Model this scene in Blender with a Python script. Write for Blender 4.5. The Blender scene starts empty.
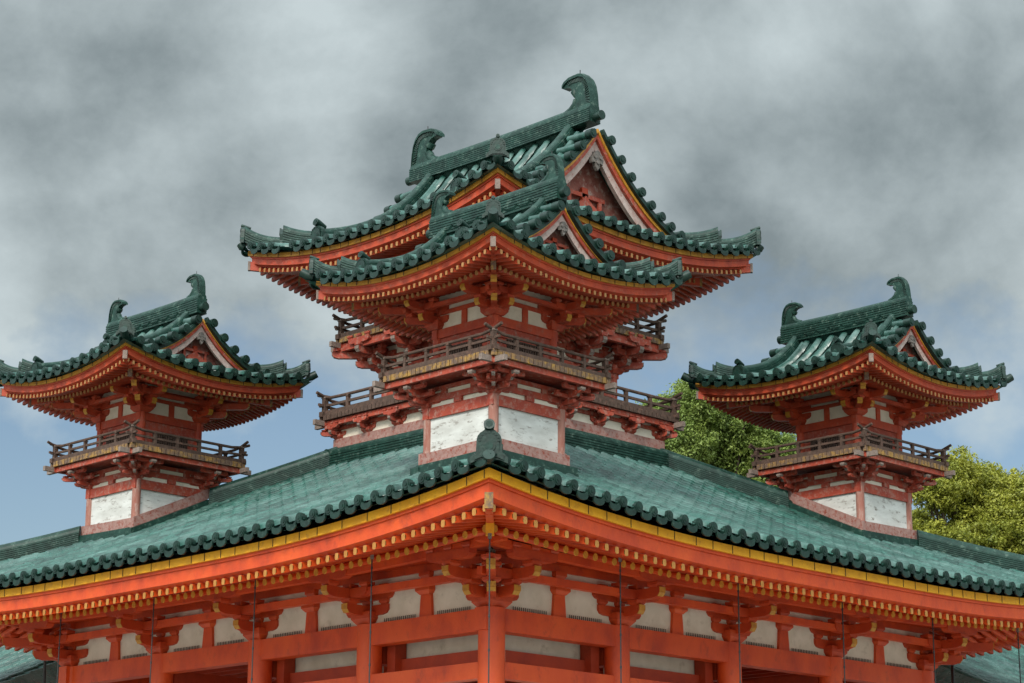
import bpy, math, random
from mathutils import Vector, Matrix
random.seed(7)
R = math.radians
sc = bpy.context.scene
col = sc.collection

# ------------------------------------------------------------------ camera
CAM = dict(x=-24.0379, y=-24.7297, z=1.6, yaw=0.0056, pitch=0.2657, f=2182.1569, roll=0.0056)
yaw = math.pi/4 + CAM['yaw']; th = CAM['pitch']
F = Vector((math.cos(yaw)*math.cos(th), math.sin(yaw)*math.cos(th), math.sin(th)))
Rt = Vector((math.sin(yaw), -math.cos(yaw), 0)); Up = Rt.cross(F)
cr, srr = math.cos(CAM['roll']), math.sin(CAM['roll'])
R2 = Rt*cr + Up*srr; U2 = Up*cr - Rt*srr
cam = bpy.data.objects.new('camera', bpy.data.cameras.new('camera')); col.objects.link(cam)
m = Matrix((R2, U2, -F)).transposed().to_4x4(); m.translation = Vector((CAM['x'], CAM['y'], CAM['z']))
cam.matrix_world = m
cam.data.sensor_fit = 'HORIZONTAL'; cam.data.sensor_width = 36
cam.data.lens = CAM['f']/1024*36
cam.data.clip_start = .5; cam.data.clip_end = 3000
sc.camera = cam

# ------------------------------------------------------------------ light
SUN_EL, SUN_AZ = R(37), R(206)      # azimuth measured from +X towards +Y; the sun is behind the camera, a little left
SKY_STRENGTH = 0.10
w = bpy.data.worlds.new('World'); sc.world = w; w.use_nodes = True
nt = w.node_tree; nt.nodes.clear()
def N(nt, t, **k):
    n = nt.nodes.new(t)
    for a, b in k.items():
        setattr(n, a, b)
    return n
def Lk(nt, a, b): nt.links.new(a, b)
out = N(nt, 'ShaderNodeOutputWorld'); bg = N(nt, 'ShaderNodeBackground')
sky = N(nt, 'ShaderNodeTexSky', sky_type='NISHITA', sun_disc=False, sun_elevation=SUN_EL, sun_rotation=math.pi/2-SUN_AZ)
sky.air_density = 1.2; sky.dust_density = 1.0; sky.ozone_density = 2.0
tc = N(nt, 'ShaderNodeTexCoord')
sep = N(nt, 'ShaderNodeSeparateXYZ'); Lk(nt, tc.outputs['Generated'], sep.inputs[0])
mp = N(nt, 'ShaderNodeMapping'); mp.inputs['Scale'].default_value = (1, 1, 1.25); mp.inputs['Location'].default_value = (5.3, 2.2, 1.4)
Lk(nt, tc.outputs['Generated'], mp.inputs[0])
n1 = N(nt, 'ShaderNodeTexNoise'); n1.inputs['Scale'].default_value = 5.5; n1.inputs['Detail'].default_value = 12; n1.inputs['Roughness'].default_value = .6; n1.inputs['Distortion'].default_value = .12
Lk(nt, mp.outputs[0], n1.inputs['Vector'])
n2 = N(nt, 'ShaderNodeTexNoise'); n2.inputs['Scale'].default_value = 11.; n2.inputs['Detail'].default_value = 9; n2.inputs['Roughness'].default_value = .55
Lk(nt, mp.outputs[0], n2.inputs['Vector'])
# cloud brightness
rb = N(nt, 'ShaderNodeValToRGB'); e = rb.color_ramp.elements
e[0].position = .36; e[0].color = (1.25, 1.52, 1.62, 1); e[1].position = .61; e[1].color = (3.15, 3.6, 3.72, 1)
mxn = N(nt, 'ShaderNodeMath', operation='MULTIPLY_ADD'); mxn.inputs[1].default_value = .38; Lk(nt, n2.outputs[0], mxn.inputs[0])
m1 = N(nt, 'ShaderNodeMath', operation='MULTIPLY'); m1.inputs[1].default_value = .62; Lk(nt, n1.outputs[0], m1.inputs[0]); Lk(nt, m1.outputs[0], mxn.inputs[2])
Lk(nt, mxn.outputs[0], rb.inputs[0])
# cover: less cloud low down
mr = N(nt, 'ShaderNodeMapRange'); mr.inputs['From Min'].default_value = .17; mr.inputs['From Max'].default_value = .34
mr.inputs['To Min'].default_value = -.34; mr.inputs['To Max'].default_value = .55
Lk(nt, sep.outputs[2], mr.inputs[0])
ad = N(nt, 'ShaderNodeMath', operation='ADD'); Lk(nt, n2.outputs[0], ad.inputs[0]); Lk(nt, mr.outputs[0], ad.inputs[1])
cv = N(nt, 'ShaderNodeValToRGB'); e = cv.color_ramp.elements
e[0].position = .46; e[0].color = (0, 0, 0, 1); e[1].position = .72; e[1].color = (1, 1, 1, 1)
Lk(nt, ad.outputs[0], cv.inputs[0])
# added boost: clouds brightened round the sun, behind the camera, to light the facade
sd = Vector((math.cos(SUN_AZ)*math.cos(SUN_EL), math.sin(SUN_AZ)*math.cos(SUN_EL), math.sin(SUN_EL)))
dt = N(nt, 'ShaderNodeVectorMath', operation='DOT_PRODUCT'); dt.inputs[1].default_value = sd; Lk(nt, tc.outputs['Generated'], dt.inputs[0])
mg = N(nt, 'ShaderNodeMapRange', interpolation_type='SMOOTHSTEP'); mg.inputs['From Min'].default_value = -.35; mg.inputs['From Max'].default_value = .95
mg.inputs['To Min'].default_value = 1.; mg.inputs['To Max'].default_value = 5.5
Lk(nt, dt.outputs['Value'], mg.inputs[0])
gl = N(nt, 'ShaderNodeVectorMath', operation='SCALE'); Lk(nt, rb.outputs[0], gl.inputs[0]); Lk(nt, mg.outputs[0], gl.inputs['Scale'])
skb = N(nt, 'ShaderNodeVectorMath', operation='SCALE'); skb.inputs['Scale'].default_value = .52; Lk(nt, sky.outputs[0], skb.inputs[0])
mx = N(nt, 'ShaderNodeMixRGB'); Lk(nt, cv.outputs[0], mx.inputs[0]); Lk(nt, skb.outputs[0], mx.inputs[1]); Lk(nt, gl.outputs[0], mx.inputs[2])
Lk(nt, mx.outputs[0], bg.inputs[0]); bg.inputs[1].default_value = SKY_STRENGTH
Lk(nt, bg.outputs[0], out.inputs[0])

sl = bpy.data.lights.new('sun', 'SUN'); sun = bpy.data.objects.new('sun', sl); col.objects.link(sun)
sl.energy = 1.5; sl.angle = R(14); sl.color = (1, .93, .84)
sun.rotation_euler = (-sd).to_track_quat('-Z', 'Y').to_euler()
sc.view_settings.view_transform = 'Standard'; sc.view_settings.look = 'None'
sc.view_settings.gamma = 1; sc.view_settings.use_curve_mapping = False
sc.view_settings.exposure = 0.85
sc.cycles.max_bounces = 8; sc.cycles.diffuse_bounces = 5

# ------------------------------------------------------------------ materials
def mat(name, c1, c2=None, scale=6, rough=.6, bump=0., spots=None, spot_scale=9, spot_lo=.55, spot_hi=.68, coord='Object', stretch=(1, 1, 1), c3=None, spec=.5, bscale=40, bdist=.01, coat=0, detail=8):
    mt = bpy.data.materials.new(name); mt.use_nodes = True
    t = mt.node_tree; b = t.nodes['Principled BSDF']; b.inputs['Roughness'].default_value = rough
    b.inputs['Specular IOR Level'].default_value = spec
    if coat: b.inputs['Coat Weight'].default_value = coat; b.inputs['Coat Roughness'].default_value = .2
    g = N(t, 'ShaderNodeNewGeometry'); mpp = N(t, 'ShaderNodeMapping'); mpp.inputs['Scale'].default_value = stretch
    Lk(t, g.outputs['Position'], mpp.inputs[0])
    nz = N(t, 'ShaderNodeTexNoise'); nz.inputs['Scale'].default_value = scale; nz.inputs['Detail'].default_value = detail; nz.inputs['Roughness'].default_value = .6
    Lk(t, mpp.outputs[0], nz.inputs['Vector'])
    rp = N(t, 'ShaderNodeValToRGB'); e = rp.color_ramp.elements; e[0].position = .3; e[1].position = .7
    e[0].color = (*c1, 1); e[1].color = (*(c2 or c1), 1)
    if c3:
        q = rp.color_ramp.elements.new(.5); q.color = (*c3, 1)
    Lk(t, nz.outputs[0], rp.inputs[0]); last = rp.outputs[0]
    if spots:
        n3 = N(t, 'ShaderNodeTexNoise'); n3.inputs['Scale'].default_value = spot_scale; n3.inputs['Detail'].default_value = 10; n3.inputs['Roughness'].default_value = .68
        Lk(t, mpp.outputs[0], n3.inputs['Vector'])
        r3 = N(t, 'ShaderNodeValToRGB'); q = r3.color_ramp.elements; q[0].position = spot_lo; q[1].position = spot_hi; q[0].color = (0, 0, 0, 1); q[1].color = (1, 1, 1, 1)
        Lk(t, n3.outputs[0], r3.inputs[0])
        m3 = N(t, 'ShaderNodeMixRGB'); m3.inputs[2].default_value = (*spots, 1)
        Lk(t, r3.outputs[0], m3.inputs[0]); Lk(t, last, m3.inputs[1]); last = m3.outputs[0]
    Lk(t, last, b.inputs['Base Color'])
    if bump:
        bn = N(t, 'ShaderNodeTexNoise'); bn.inputs['Scale'].default_value = bscale; bn.inputs['Detail'].default_value = 5; Lk(t, mpp.outputs[0], bn.inputs['Vector'])
        bp = N(t, 'ShaderNodeBump'); bp.inputs['Strength'].default_value = bump; bp.inputs['Distance'].default_value = bdist
        Lk(t, bn.outputs[0], bp.inputs['Height']); Lk(t, bp.outputs[0], b.inputs['Normal'])
    return mt
M = {}
M['red'] = mat('vermilion_paint', (.42, .034, .005), (.68, .088, .009), scale=1.7, rough=.5, bump=.45, spots=(.28, .034, .012), spot_scale=5, spot_lo=.57, spot_hi=.80, c3=(.60, .064, .007), stretch=(1, 1, .6))
M['red_bracket_shade'] = mat('bracket_vermilion_with_shade', (.38, .032, .005), (.56, .066, .008), scale=3, rough=.55, bump=.4, spots=(.24, .03, .012), spot_scale=6, spot_lo=.55, spot_hi=.75)  # red lowered for the brackets: under-eave shade put into the colour
M['red_tower'] = mat('aged_vermilion_paint', (.30, .030, .010), (.50, .062, .016), scale=3.5, rough=.6, bump=.5, spots=(.36, .13, .08), spot_scale=9, spot_lo=.54, spot_hi=.74)
M['red_shade'] = mat('vermilion_painted_shade', (.30, .026, .005), (.44, .046, .007), scale=3, rough=.6, bump=.3)  # darker vermilion copy: shade of undersides and recesses painted into the colour
M['red_worn'] = mat('worn_vermilion_paint', (.24, .028, .014), (.40, .060, .026), scale=4, rough=.7, bump=.5, spots=(.34, .16, .12), spot_scale=11, spot_lo=.50, spot_hi=.66)
M['pink'] = mat('bleached_board_paint', (.24, .115, .095), (.34, .21, .18), scale=9, rough=.85, bump=.5, spots=(.22, .04, .022), spot_scale=12, spot_lo=.50, spot_hi=.64)
M['pale'] = mat('bleached_gable_board', (.34, .22, .19), (.48, .39, .35), scale=8, rough=.85, bump=.5, spots=(.24, .07, .05), spot_scale=12, spot_lo=.56, spot_hi=.70)
M['gold'] = mat('ochre_yellow_paint', (.74, .31, .004), (.88, .42, .008), scale=3.5, rough=.55, bump=.3, spots=(.50, .20, .018), spot_scale=9, spot_lo=.54, spot_hi=.74)
M['gold_tip'] = mat('ochre_rafter_end_paint', (.34, .135, .018), (.46, .22, .05), scale=9, rough=.65)
M['infill'] = mat('weathered_gable_infill', (.17, .032, .022), (.30, .12, .09), scale=6, rough=.85, bump=.4, spots=(.38, .27, .23), spot_scale=7, spot_lo=.52, spot_hi=.66)
M['base_tip'] = mat('ochre_base_rafter_end', (.50, .20, .012), (.66, .32, .03), scale=9, rough=.65)
M['tip_dull'] = mat('dull_rafter_end', (.30, .12, .03), (.40, .20, .075), scale=9, rough=.7)
M['gold_dull'] = mat('dull_ochre_paint', (.42, .18, .012), (.56, .27, .03), scale=6, rough=.6, bump=.3, spots=(.28, .11, .03), spot_scale=10, spot_lo=.52, spot_hi=.7)
M['edge'] = mat('weathered_plank_end', (.36, .20, .035), (.24, .13, .05), scale=7, rough=.8, bump=.5, spots=(.13, .08, .055), spot_scale=6, spot_lo=.42, spot_hi=.54)
M['plaster'] = mat('lime_plaster', (.60, .54, .43), (.76, .69, .58), scale=2.5, rough=.9, bump=.25, spots=(.42, .36, .27), spot_scale=3.5, spot_lo=.55, spot_hi=.78)
M['plaster_old'] = mat('flaking_white_plaster', (.44, .43, .40), (.62, .62, .59), scale=2.0, rough=.9, bump=.1, spots=(.17, .14, .115), spot_scale=5.5, spot_lo=.55, spot_hi=.68, stretch=(1, 1, 3.0))
M['wood'] = mat('dark_brown_rail_wood', (.048, .026, .018), (.095, .055, .038), scale=10, rough=.85, bump=.6, spots=(.17, .085, .062), spot_scale=9, spot_lo=.54, spot_hi=.72)
M['wood_end'] = mat('silver_weathered_wood', (.15, .11, .09), (.25, .19, .16), scale=14, rough=.9, bump=.6)
M['faded'] = mat('sun_faded_post', (.26, .08, .055), (.34, .17, .13), scale=9, rough=.85, bump=.5, spots=(.40, .29, .25), spot_scale=10, spot_lo=.52, spot_hi=.68, stretch=(1, 1, .35))
M['dark'] = mat('dark_recess', (.035, .022, .018), (.05, .03, .025), rough=.9)
M['tile'] = mat('green_glazed_tile', (.009, .042, .031), (.028, .098, .078), scale=4, rough=.33, bump=.2, bscale=30, spots=(.08, .15, .13), spot_scale=14, spot_lo=.54, spot_hi=.78, c3=(.016, .066, .051), spec=.45)
M['tile_pan'] = mat('darker_pan_tile', (.006, .026, .020), (.018, .060, .048), scale=5, rough=.5, bump=.2, spec=.3)  # pans darker than the round rows, so the rows stand out
M['tile_ridge'] = mat('green_ridge_tile', (.004, .020, .014), (.014, .054, .040), scale=5, rough=.5, bump=.3, bscale=25, spots=(.10, .15, .12), spot_scale=10, spot_lo=.55, spot_hi=.72, spec=.3)
M['tile_end'] = mat('dark_green_tile_end', (.003, .013, .009), (.010, .036, .026), scale=7, rough=.45, bump=.3, bscale=25, spots=(.050, .090, .070), spot_scale=13, spot_lo=.58, spot_hi=.74, spec=.35)
M['carve'] = mat('weathered_carving', (.07, .06, .05), (.19, .165, .15), scale=20, rough=.85, bump=.5)
M['wire'] = mat('dark_cable', (.02, .02, .02), (.03, .03, .03), rough=.6)
M['bark'] = mat('tree_bark', (.05, .035, .025), (.09, .065, .045), scale=12, rough=.95, bump=.8)
M['ground'] = mat('pale_gravel', (.24, .225, .20), (.32, .30, .27), scale=20, rough=.95, bump=.4)
M['stone'] = mat('granite_podium', (.30, .29, .27), (.40, .38, .35), scale=15, rough=.85, bump=.3)
def tile_detail(mt, s=1.0):
    # per-tile colour differences of fired glaze
    t = mt.node_tree; b = t.nodes['Principled BSDF']
    g = N(t, 'ShaderNodeNewGeometry')
    to = N(t, 'ShaderNodeTexCoord'); dv_ = N(t, 'ShaderNodeVectorMath', operation='MULTIPLY_ADD'); dv_.inputs[1].default_value = (1/.3525, 1/.3525, 0); dv_.inputs[2].default_value = (.5, .5, 0); Lk(t, to.outputs['Object'], dv_.inputs[0])
    fl_ = N(t, 'ShaderNodeVectorMath', operation='FLOOR'); Lk(t, dv_.outputs[0], fl_.inputs[0])
    v = N(t, 'ShaderNodeTexWhiteNoise'); Lk(t, fl_.outputs[0], v.inputs['Vector'])
    bw = N(t, 'ShaderNodeSeparateColor'); Lk(t, v.outputs['Color'], bw.inputs[0])
    r = N(t, 'ShaderNodeMapRange'); r.inputs['To Min'].default_value = .68; r.inputs['To Max'].default_value = 1.40; Lk(t, bw.outputs[0], r.inputs[0])
    src = b.inputs['Base Color'].links[0].from_socket
    sc_ = N(t, 'ShaderNodeVectorMath', operation='SCALE'); Lk(t, src, sc_.inputs[0]); Lk(t, r.outputs[0], sc_.inputs['Scale'])
    Lk(t, sc_.outputs[0], b.inputs['Base Color'])
    pn = N(t, 'ShaderNodeTexNoise'); pn.inputs['Scale'].default_value = .8; pn.inputs['Detail'].default_value = 12; pn.inputs['Roughness'].default_value = .72; Lk(t, g.outputs['Position'], pn.inputs['Vector'])
    pr_ = N(t, 'ShaderNodeValToRGB'); q = pr_.color_ramp.elements; q[0].position = .47; q[1].position = .70; q[0].color = (0, 0, 0, 1); q[1].color = (.7, .7, .7, 1); Lk(t, pn.outputs[0], pr_.inputs[0])
    pm = N(t, 'ShaderNodeMixRGB'); pm.inputs[2].default_value = (.13, .225, .20, 1); Lk(t, pr_.outputs[0], pm.inputs[0]); Lk(t, sc_.outputs[0], pm.inputs[1]); Lk(t, pm.outputs[0], b.inputs['Base Color'])
    n = N(t, 'ShaderNodeTexNoise'); n.inputs['Scale'].default_value = 7; Lk(t, g.outputs['Position'], n.inputs['Vector'])
    rr = N(t, 'ShaderNodeMapRange'); rr.inputs['From Min'].default_value = .35; rr.inputs['From Max'].default_value = .65; rr.inputs['To Min'].default_value = .25; rr.inputs['To Max'].default_value = .5
    Lk(t, n.outputs[0], rr.inputs[0]); Lk(t, rr.outputs[0], b.inputs['Roughness'])
tile_detail(M['tile'])
def leafmat(name, a, b_):
    mt = mat(name, a, b_, scale=1.3, rough=.6, detail=3, spots=tuple(x*.45 for x in a), spot_scale=9, spot_lo=.52, spot_hi=.68)
    t = mt.node_tree; b = t.nodes['Principled BSDF']
    o = t.nodes['Material Output']; tr = N(t, 'ShaderNodeBsdfTranslucent'); ms = N(t, 'ShaderNodeMixShader'); ms.inputs[0].default_value = .3
    Lk(t, b.inputs['Base Color'].links[0].from_socket, tr.inputs[0])
    Lk(t, b.outputs[0], ms.inputs[1]); Lk(t, tr.outputs[0], ms.inputs[2]); Lk(t, ms.outputs[0], o.inputs[0])
    return mt
M['leaf'] = leafmat('yellow_green_leaves', (.14, .17, .016), (.42, .41, .05))
M['leaf2'] = leafmat('mid_green_leaves', (.11, .175, .028), (.29, .36, .075))

# ------------------------------------------------------------------ mesh builder
class MB:
    def __init__(s): s.v = []; s.f = []; s.m = []; s.mats = []; s.sm = []
    def mi(s, name):
        if name not in s.mats: s.mats.append(name)
        return s.mats.index(name)
    def add(s, vs, fs, mname, smooth=False):
        o = len(s.v); s.v += [tuple(p) for p in vs]; i = s.mi(mname)
        for f in fs: s.f.append(tuple(a+o for a in f)); s.m.append(i); s.sm.append(smooth)
    def box(s, x0, y0, z0, x1, y1, z1, mname):
        v = [(x, y, z) for x in (x0, x1) for y in (y0, y1) for z in (z0, z1)]
        s.add(v, [(0, 1, 3, 2), (4, 6, 7, 5), (0, 4, 5, 1), (2, 3, 7, 6), (0, 2, 6, 4), (1, 5, 7, 3)], mname)
    def hexa(s, v, mname):      # 8 points: bottom 4 ccw, top 4 ccw
        s.add(v, [(3, 2, 1, 0), (4, 5, 6, 7), (0, 1, 5, 4), (1, 2, 6, 5), (2, 3, 7, 6), (3, 0, 4, 7)], mname)
    def beam(s, p, q, w, h, mname, side=None):     # box from p to q; h is vertical, centred on the line
        p = Vector(p); q = Vector(q); d = q-p
        sd_ = side or Vector((-d.y, d.x, 0)).normalized(); u = Vector((0, 0, h/2)); a = Vector(sd_)*w/2
        s.hexa([p-a-u, p+a-u, q+a-u, q-a-u, p-a+u, p+a+u, q+a+u, q-a+u], mname)
    def tube(s, pts, r, mname, n=8, cap=True, rs=None, smooth=True):
        pts = [Vector(p) for p in pts]; vs = []; fs = []
        for i, p in enumerate(pts):
            d = (pts[min(i+1, len(pts)-1)]-pts[max(i-1, 0)]).normalized()
            a = d.cross(Vector((0, 0, 1)));
            if a.length < .05: a = d.cross(Vector((0, 1, 0)))
            a.normalize(); b = a.cross(d); rr = rs[i] if rs else r
            for k in range(n):
                t = 2*math.pi*k/n; vs.append(p+a*math.cos(t)*rr+b*math.sin(t)*rr)
        for i in range(len(pts)-1):
            for k in range(n): fs.append((i*n+k, i*n+(k+1) % n, (i+1)*n+(k+1) % n, (i+1)*n+k))
        s.add(vs, fs, mname, smooth)
        if cap:
            s.add(vs[:n], [tuple(range(n))[::-1]], mname); s.add(vs[-n:], [tuple(range(n))], mname)
    def sweep(s, pts, prof, mname, side, cap=True, smooth=False):   # prof: list of (side, up) closed
        sd_ = Vector(side); vs = []; fs = []; n = len(prof)
        for p in pts:
            for a, b in prof: vs.append(Vector(p)+sd_*a+Vector((0, 0, b)))
        for i in range(len(pts)-1):
            for k in range(n): fs.append((i*n+k, i*n+(k+1) % n, (i+1)*n+(k+1) % n, (i+1)*n+k))
        s.add(vs, fs, mname, smooth)
        if cap: s.add(vs[:n], [tuple(range(n))[::-1]], mname); s.add(vs[-n:], [tuple(range(n))], mname)
    def prism(s, outline, org, ax, ay, an, t, mname):   # 2D outline extruded by t either side of the plane
        org = Vector(org); ax = Vector(ax); ay = Vector(ay); an = Vector(an); n = len(outline)
        a = [org+ax*x+ay*y-an*t/2 for x, y in outline]; b = [p+an*t for p in a]
        s.add(a+b, [tuple(range(n))[::-1], tuple(range(n, 2*n))]+[(k, (k+1) % n, n+(k+1) % n, n+k) for k in range(n)], mname)
    def build(s, name, parent=None, loc=(0, 0, 0), **props):
        me = bpy.data.meshes.new(name); me.from_pydata([tuple(p) for p in s.v], [], s.f)
        for q in s.mats: me.materials.append(M[q])
        me.polygons.foreach_set('material_index', s.m); me.polygons.foreach_set('use_smooth', s.sm)
        me.update()
        o = bpy.data.objects.new(name, me); col.objects.link(o); o.location = loc
        if parent: o.parent = parent
        for k, v in props.items(): o[k] = v
        return o
def thing(name, label, cat, loc, group=None):
    o = bpy.data.objects.new(name, None); col.objects.link(o); o.location = loc
    o['label'] = label; o['category'] = cat
    if group: o['group'] = group
    return o
def rep(src, parent, loc=(0, 0, 0), rz=0):
    o = src.copy(); col.objects.link(o); o.parent = parent; o.location = loc; o.rotation_euler = (0, 0, rz); return o
# side frames: outward normal, tangent
SN = [Vector((0, -1, 0)), Vector((1, 0, 0)), Vector((0, 1, 0)), Vector((-1, 0, 0))]
ST = [Vector((1, 0, 0)), Vector((0, 1, 0)), Vector((-1, 0, 0)), Vector((0, -1, 0))]
def P(sd_, u, o, z): v = ST[sd_]*u + SN[sd_]*o; return Vector((v.x, v.y, z))
def arc(n, r, a0, a1, cx=0, cy=0): return [(cx+r*math.cos(a0+(a1-a0)*i/n), cy+r*math.sin(a0+(a1-a0)*i/n)) for i in range(n+1)]

# ------------------------------------------------------------------ roof
class Roof:
    """E: half size at tile front; prof(d): rise; lift L over W."""
    def __init__(s, E, z0, prof, L, W, pitch, r, p=2.3):
        s.E = E; s.z0 = z0; s.prof = prof; s.L = L; s.W = W; s.pitch = pitch; s.r = r; s.p = p
    def lift(s, t, d):
        return s.L*max(0, 1-max(t, 0)/s.W)**s.p*max(0, 1-max(d, 0)/s.W)**1.6
    def z(s, u, d): return s.z0+s.prof(max(d, 0))+s.lift(s.E-abs(u), d)
    def pt(s, sd_, u, d, dz=0): return P(sd_, u, s.E-d, s.z(u, d)+dz)
def tile_field(mb, rf, sd_, rows, dmax, seg=.30, nside=6, caps=True):
    """round tile rows with stepped joints and hollow pan tiles between"""
    r = rf.r; hp = rf.pitch/2
    def row(u, dm):
        n = max(1, int(round(dm/seg))); vs = []; fs = []; k = nside+1; idx = 0
        side = ST[sd_]
        for i in range(n):
            for j, (q, rr) in enumerate(((0, r*1.10), (1, r*.93))):
                d = dm*(i+q)/n; p = rf.pt(sd_, u, d, .045)
                for a in range(k):
                    t = math.pi*a/nside; vs.append(p+side*math.cos(t)*rr+Vector((0, 0, math.sin(t)*rr*1.15)))
        for i in range(2*n-1):
            for a in range(nside): fs.append((i*k+a, i*k+a+1, (i+1)*k+a+1, (i+1)*k+a))
        mb.add(vs, fs, 'tile', True)
    def pan(u, dm):
        n = max(1, int(round(dm/seg*1.0))); vs = []; fs = []
        for i in range(n):
            for q, dz in ((0, .028), (1, 0)):
                d = dm*(i+q)/n
                for uu, z_ in ((u-hp, .02), (u-hp*.45, -.045), (u+hp*.45, -.045), (u+hp, .02)):
                    vs.append(rf.pt(sd_, uu, d, z_+dz))
        for i in range(2*n-1):
            for a in range(3): fs.append((i*4+a, i*4+a+1, (i+1)*4+a+1, (i+1)*4+a))
        mb.add(vs, fs, 'tile_pan')
    for u in rows:
        dm = dmax(u)
        if dm > .12: row(u, dm)
        dm2 = min(dmax(u-hp), dmax(u), dmax(u+hp))
        if caps:
            c = rf.pt(sd_, u, -.015+random.uniform(-.012, .012), .065+random.uniform(-.007, .007))+ST[sd_]*random.uniform(-.006, .006); nrm = SN[sd_]
            c = c+nrm*.02; mb.tube([c-nrm*.10, c+nrm*.0], r*1.04, 'tile_end', n=14)
            mb.tube([c, c+nrm*.012], r*.75, 'tile_end', n=12)
            mb.tube([c, c+nrm*.022], r*.34, 'tile_end', n=8)
        # pan tile lip, a hanging crescent between round ends
    for u in rows:
        uu = u+hp
        if abs(uu) > rf.E-.05: continue
        dm = min(dmax(uu-hp*.9), dmax(uu+hp*.9), dmax(uu))+hp*.9
        pan(uu, dm)
        if caps:
            c = rf.pt(sd_, uu, -.02, .0)
            ol = [(hp*.66*math.cos(t), -.045+.065*math.sin(t)) for t in [math.pi+math.pi*i/6 for i in range(7)]]+[(hp*.70, .04), (hp*.3, -.01), (-hp*.3, -.01), (-hp*.70, .04)]
            mb.prism(ol, c, ST[sd_], (0, 0, 1), SN[sd_], .03, 'tile_end')
def rows_for(E, pitch):
    n = int((2*E-pitch*.6)/pitch); n += (n+1) % 2
    return [(-(n-1)/2+i)*pitch for i in range(n)]
def ridge_prof(w, h, layers=5):
    o = []; lh = h*.78/layers
    for i in range(layers): z = i*lh; o += [(w/2, z), (w/2, z+lh*.72), (w/2-.022, z+lh*.78), (w/2-.022, z+lh)]
    r = w*.42; top = arc(8, r, 0, math.pi, 0, h*.78)
    return o+[(a, b) for a, b in top]+[(-a, b) for a, b in o[::-1]]
def rise_ridge(mb, pts, w, h0, h1, side, layers=5, pw=2.2):
    """ridge whose top sweeps up towards its last point"""
    sd_ = Vector(side); vs = []; fs = []; n = None
    for i, p in enumerate(pts):
        pr = ridge_prof(w, h0+(h1-h0)*(i/(len(pts)-1))**pw, layers); n = len(pr)
        for a, b in pr: vs.append(Vector(p)+sd_*a+Vector((0, 0, b)))
    for i in range(len(pts)-1):
        for k in range(n): fs.append((i*n+k, i*n+(k+1) % n, (i+1)*n+(k+1) % n, (i+1)*n+k))
    mb.add(vs, fs, 'tile_ridge'); mb.add(vs[-n:], [tuple(range(n))], 'tile_ridge'); mb.add(vs[:n], [tuple(range(n))[::-1]], 'tile_ridge')
def oni(mb, p, face, s=1.0, tube_top=1.0):
    """ridge-end tile: arched shield with boss, flared feet and a round tile on top; face = horizontal outward vector"""
    f = Vector(face).normalized(); a = Vector((-f.y, f.x, 0))
    ol = [(-.30, -.08), (-.30, .02), (-.21, .10), (-.20, .30)]+[(-x, y) for x, y in arc(8, .20, 0, math.pi, 0, .30)][0:0]+[(.2*math.cos(t), .30+.17*math.sin(t)) for t in [math.pi-math.pi*i/8 for i in range(9)]]+[(.20, .30), (.21, .10), (.30, .02), (.30, -.08), (.16, -.02), (-.16, -.02)]
    ol = [(x*s, y*s) for x, y in ol]
    mb.prism(ol, p, a, (0, 0, 1), f, .10*s, 'tile_end')
    inner = [(x*.78, y*.8+.035*s) for x, y in ol]
    mb.prism(inner, Vector(p)+f*.06*s, a, (0, 0, 1), f, .03*s, 'tile_end')
    c = Vector(p)+Vector((0, 0, .2*s))
    mb.tube([c+f*.05*s, c+f*.09*s], .105*s, 'tile_end', n=16); mb.tube([c+f*.08*s, c+f*.10*s], .065*s, 'tile_ridge', n=12)
    for k in range(9):
        t = math.pi*(k)/8; q = c+a*math.cos(t)*.15*s+Vector((0, 0, .09*s+math.sin(t)*.13*s))
        mb.tube([q+f*.06*s, q+f*.085*s], .02*s, 'tile_end', n=6)
    if tube_top:
        g_ = tube_top; q = Vector(p)+Vector((0, 0, (.45+.085*g_)*s)); q2 = q+f*(.05+.04*g_)*s+Vector((0, 0, .02*s))
        mb.tube([q-f*.20*s-Vector((0, 0, .06*s)), q, q2], .085*s, 'tile_end', n=14, rs=[.06*s*g_, .085*s*g_, .09*s*g_]); mb.tube([q2, q2+f*.012*s], .055*s*g_, 'tile_end', n=10)
def horn(mb, p, face, s=1.0):
    """flared, pointed end tile of a stepped corner ridge"""
    f = Vector(face).normalized(); a = Vector((-f.y, f.x, 0))
    ol = [(-.19, -.06), (-.15, .12), (-.17, .30), (-.10, .40), (0, .50), (.10, .40), (.17, .30), (.15, .12), (.19, -.06)]
    mb.prism([(x*s, y*s) for x, y in ol], p, a, (0, 0, 1), f, .08*s, 'tile_end')
    mb.tube([Vector(p)+f*.03*s+Vector((0, 0, .16*s)), Vector(p)+f*.07*s+Vector((0, 0, .16*s))], .09*s, 'tile_end', n=12)
    mb.prism([(-.1*s, .30*s), (0, .53*s), (.1*s, .30*s)], Vector(p)+f*.045*s, a, (0, 0, 1), f, .05*s, 'tile_end')

def sweep_ridge(mb, pts, w, h, side, layers=5): mb.sweep(pts, ridge_prof(w, h, layers), 'tile_ridge', side)

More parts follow.
